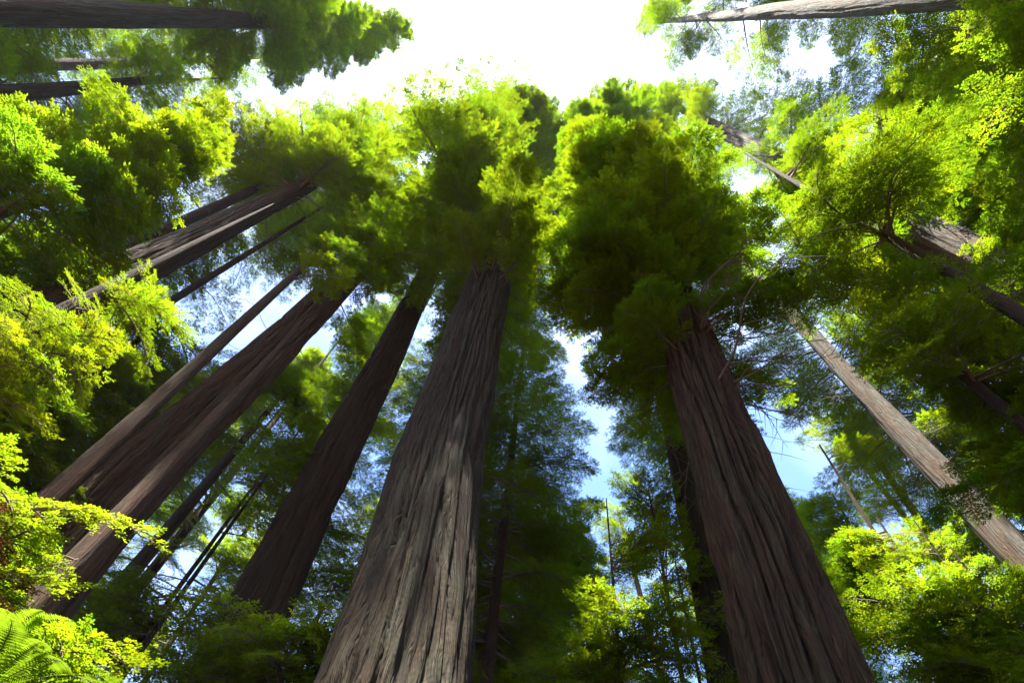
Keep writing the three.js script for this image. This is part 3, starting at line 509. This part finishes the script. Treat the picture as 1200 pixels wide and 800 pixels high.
// ------------------------------------------------------------------ ferns and shrubs on the bank
function frondGeometry(seed, L, n) {
  const r = rng(seed), mb = new MB(), ax = t => V(L * (t - 0.25 * t * t), L * (0.75 * t - 0.75 * t * t), 0);
  for (let i = 0; i < n; i++) {
    const t = 0.1 + 0.9 * i / n, p = ax(t), q = ax(t + 0.01).sub(p).normalize(), len = L * 0.17 * Math.pow(Math.sin(Math.PI * Math.min(1, 0.15 + 0.85 * t)), 0.7) * (0.9 + 0.2 * r()), w = 0.75 + 0.5 * r();
    for (const s of [-1, 1]) leaflet(mb, p, V(q.x * 0.35, q.y * 0.35 - 0.15, s).normalize(), q, len, L * 0.011, [w, w, w], 0.3);
  }
  const pts = [], rad = []; for (let i = 0; i <= 8; i++) { pts.push(ax(i / 8)); rad.push(0.006 * (1.1 - i / 8)); }
  return { blade: mb.build(), stalk: tubes([[pts, rad, 4]]) };
}
const FROND = [frondGeometry(1, 0.95, 34), frondGeometry(2, 1.15, 40)];
function fern(px, py, D, n, label, brown, seed) {
  const r = rng(seed), P = at(px, py, D), g = thing('sword_fern', label, 'fern', V(P.x, ground(P.x, P.z) - 0.03, P.z), 'sword ferns on the bank');
  for (let k = 0; k < n; k++) {
    const v = FROND[k % 2], dead = r() < brown, f = new THREE.Mesh(v.blade, dead ? LEAF.brown : LEAF.fern); f.name = 'frond';
    f.rotation.set(0, (k + r() * 0.6) / n * 2 * Math.PI, lerp(0.25, 0.95, r()) - (dead ? 0.4 : 0)); f.rotation.order = 'YZX'; f.scale.setScalar(0.42 + 0.3 * r()); g.add(f);
    const s = new THREE.Mesh(v.stalk, twigMat); s.name = 'stalk'; f.add(s);
  }
}
fern(55, 690, 4.0, 14, 'sword fern on the bank with bright green fronds below the slender pale-edged stem', 0.12, 3);
fern(5, 775, 3.7, 13, 'sword fern lowest on the bank with arching fronds', 0.15, 4);
fern(15, 640, 4.3, 14, 'sword fern mixed with many rust-brown dead fronds', 0.65, 5);
fern(200, 815, 5.6, 12, 'sword fern among brown twigs beneath the swollen-based redwood', 0.4, 6);
fern(-70, 670, 4.4, 12, 'sword fern beside the young redwood sapling', 0.3, 8);
fern(95, 770, 4.4, 12, 'sword fern in shade between the lowest fern and the green shrub', 0.25, 9);
function shrub(px, py, D, H, n, leaf, label, seed, rust = 0.1) {
  const r = rng(seed), P = at(px, py, D), A = V(P.x, ground(P.x, P.z) - 0.05, P.z), t = { A, obj: thing('shrub', label, 'shrub', A), foliage: {}, leaf, boughs: 0 };
  const stems = [];
  for (let k = 0; k < n; k++) {
    const az = r() * 6.283, ln = H * (0.12 + 0.3 * r()), top = V(Math.cos(az) * ln, H * (0.6 + 0.4 * r()), Math.sin(az) * ln), pts = [0, 0.33, 0.66, 1].map(u => V(top.x * u * u, top.y * u, top.z * u * u));
    const s = new THREE.Mesh(tubes([[pts, [0.016, 0.012, 0.009, 0.005], 5]]), twigMat); s.name = 'stem'; t.obj.add(s);
    for (let j = 0; j < 6; j++) { const u = 0.3 + 0.7 * (j + r()) / 6, a2 = r() * 6.283, v = r() < 0.5 ? 0 : 1; hang(t, V(top.x * u * u, top.y * u, top.z * u * u).add(A), V(Math.cos(a2), 0.25 * (r() - 0.2), Math.sin(a2)), 'shrub', v, 0.45 + 0.35 * r(), (r() - 0.5), r, r() < rust ? 'brown' : leaf); }
  }
  finishFoliage(t);
}
shrub(20, 625, 5.2, 0.7, 4, 'broad', 'yellow-leaved shrub on the bank among rust-brown fern fronds', 61);
shrub(40, 600, 5.3, 1.5, 7, 'broad', 'loose shrub on the bank with rust-brown sprays, below the slender uphill stem', 66, 0.5);
shrub(25, 760, 4.4, 0.45, 4, 'broad', 'small green shrub on the bank beside the lowest fern', 62);
shrub(262, 830, 10.5, 0.9, 6, 'broad', 'light green shrub in front of the swollen-based redwood', 64);

scene.traverse(o => { if (o.isMesh) { o.castShadow = true; o.receiveShadow = true; } });
console.log('boughs', trees.reduce((q, t) => q + t.boughs, 0), 'sun el', Math.asin(SUN.y) * 57.3, project(EYE.clone().add(SUN))?.join(), trees.slice(-5).map(t => t.boughs).join(), 'T4', T4.boughs, 'cover', cover.reduce((q, v, k) => q + Math.min(v, want[k]), 0) / want.reduce((q, v) => q + v, 0));
renderer.render(scene, camera);
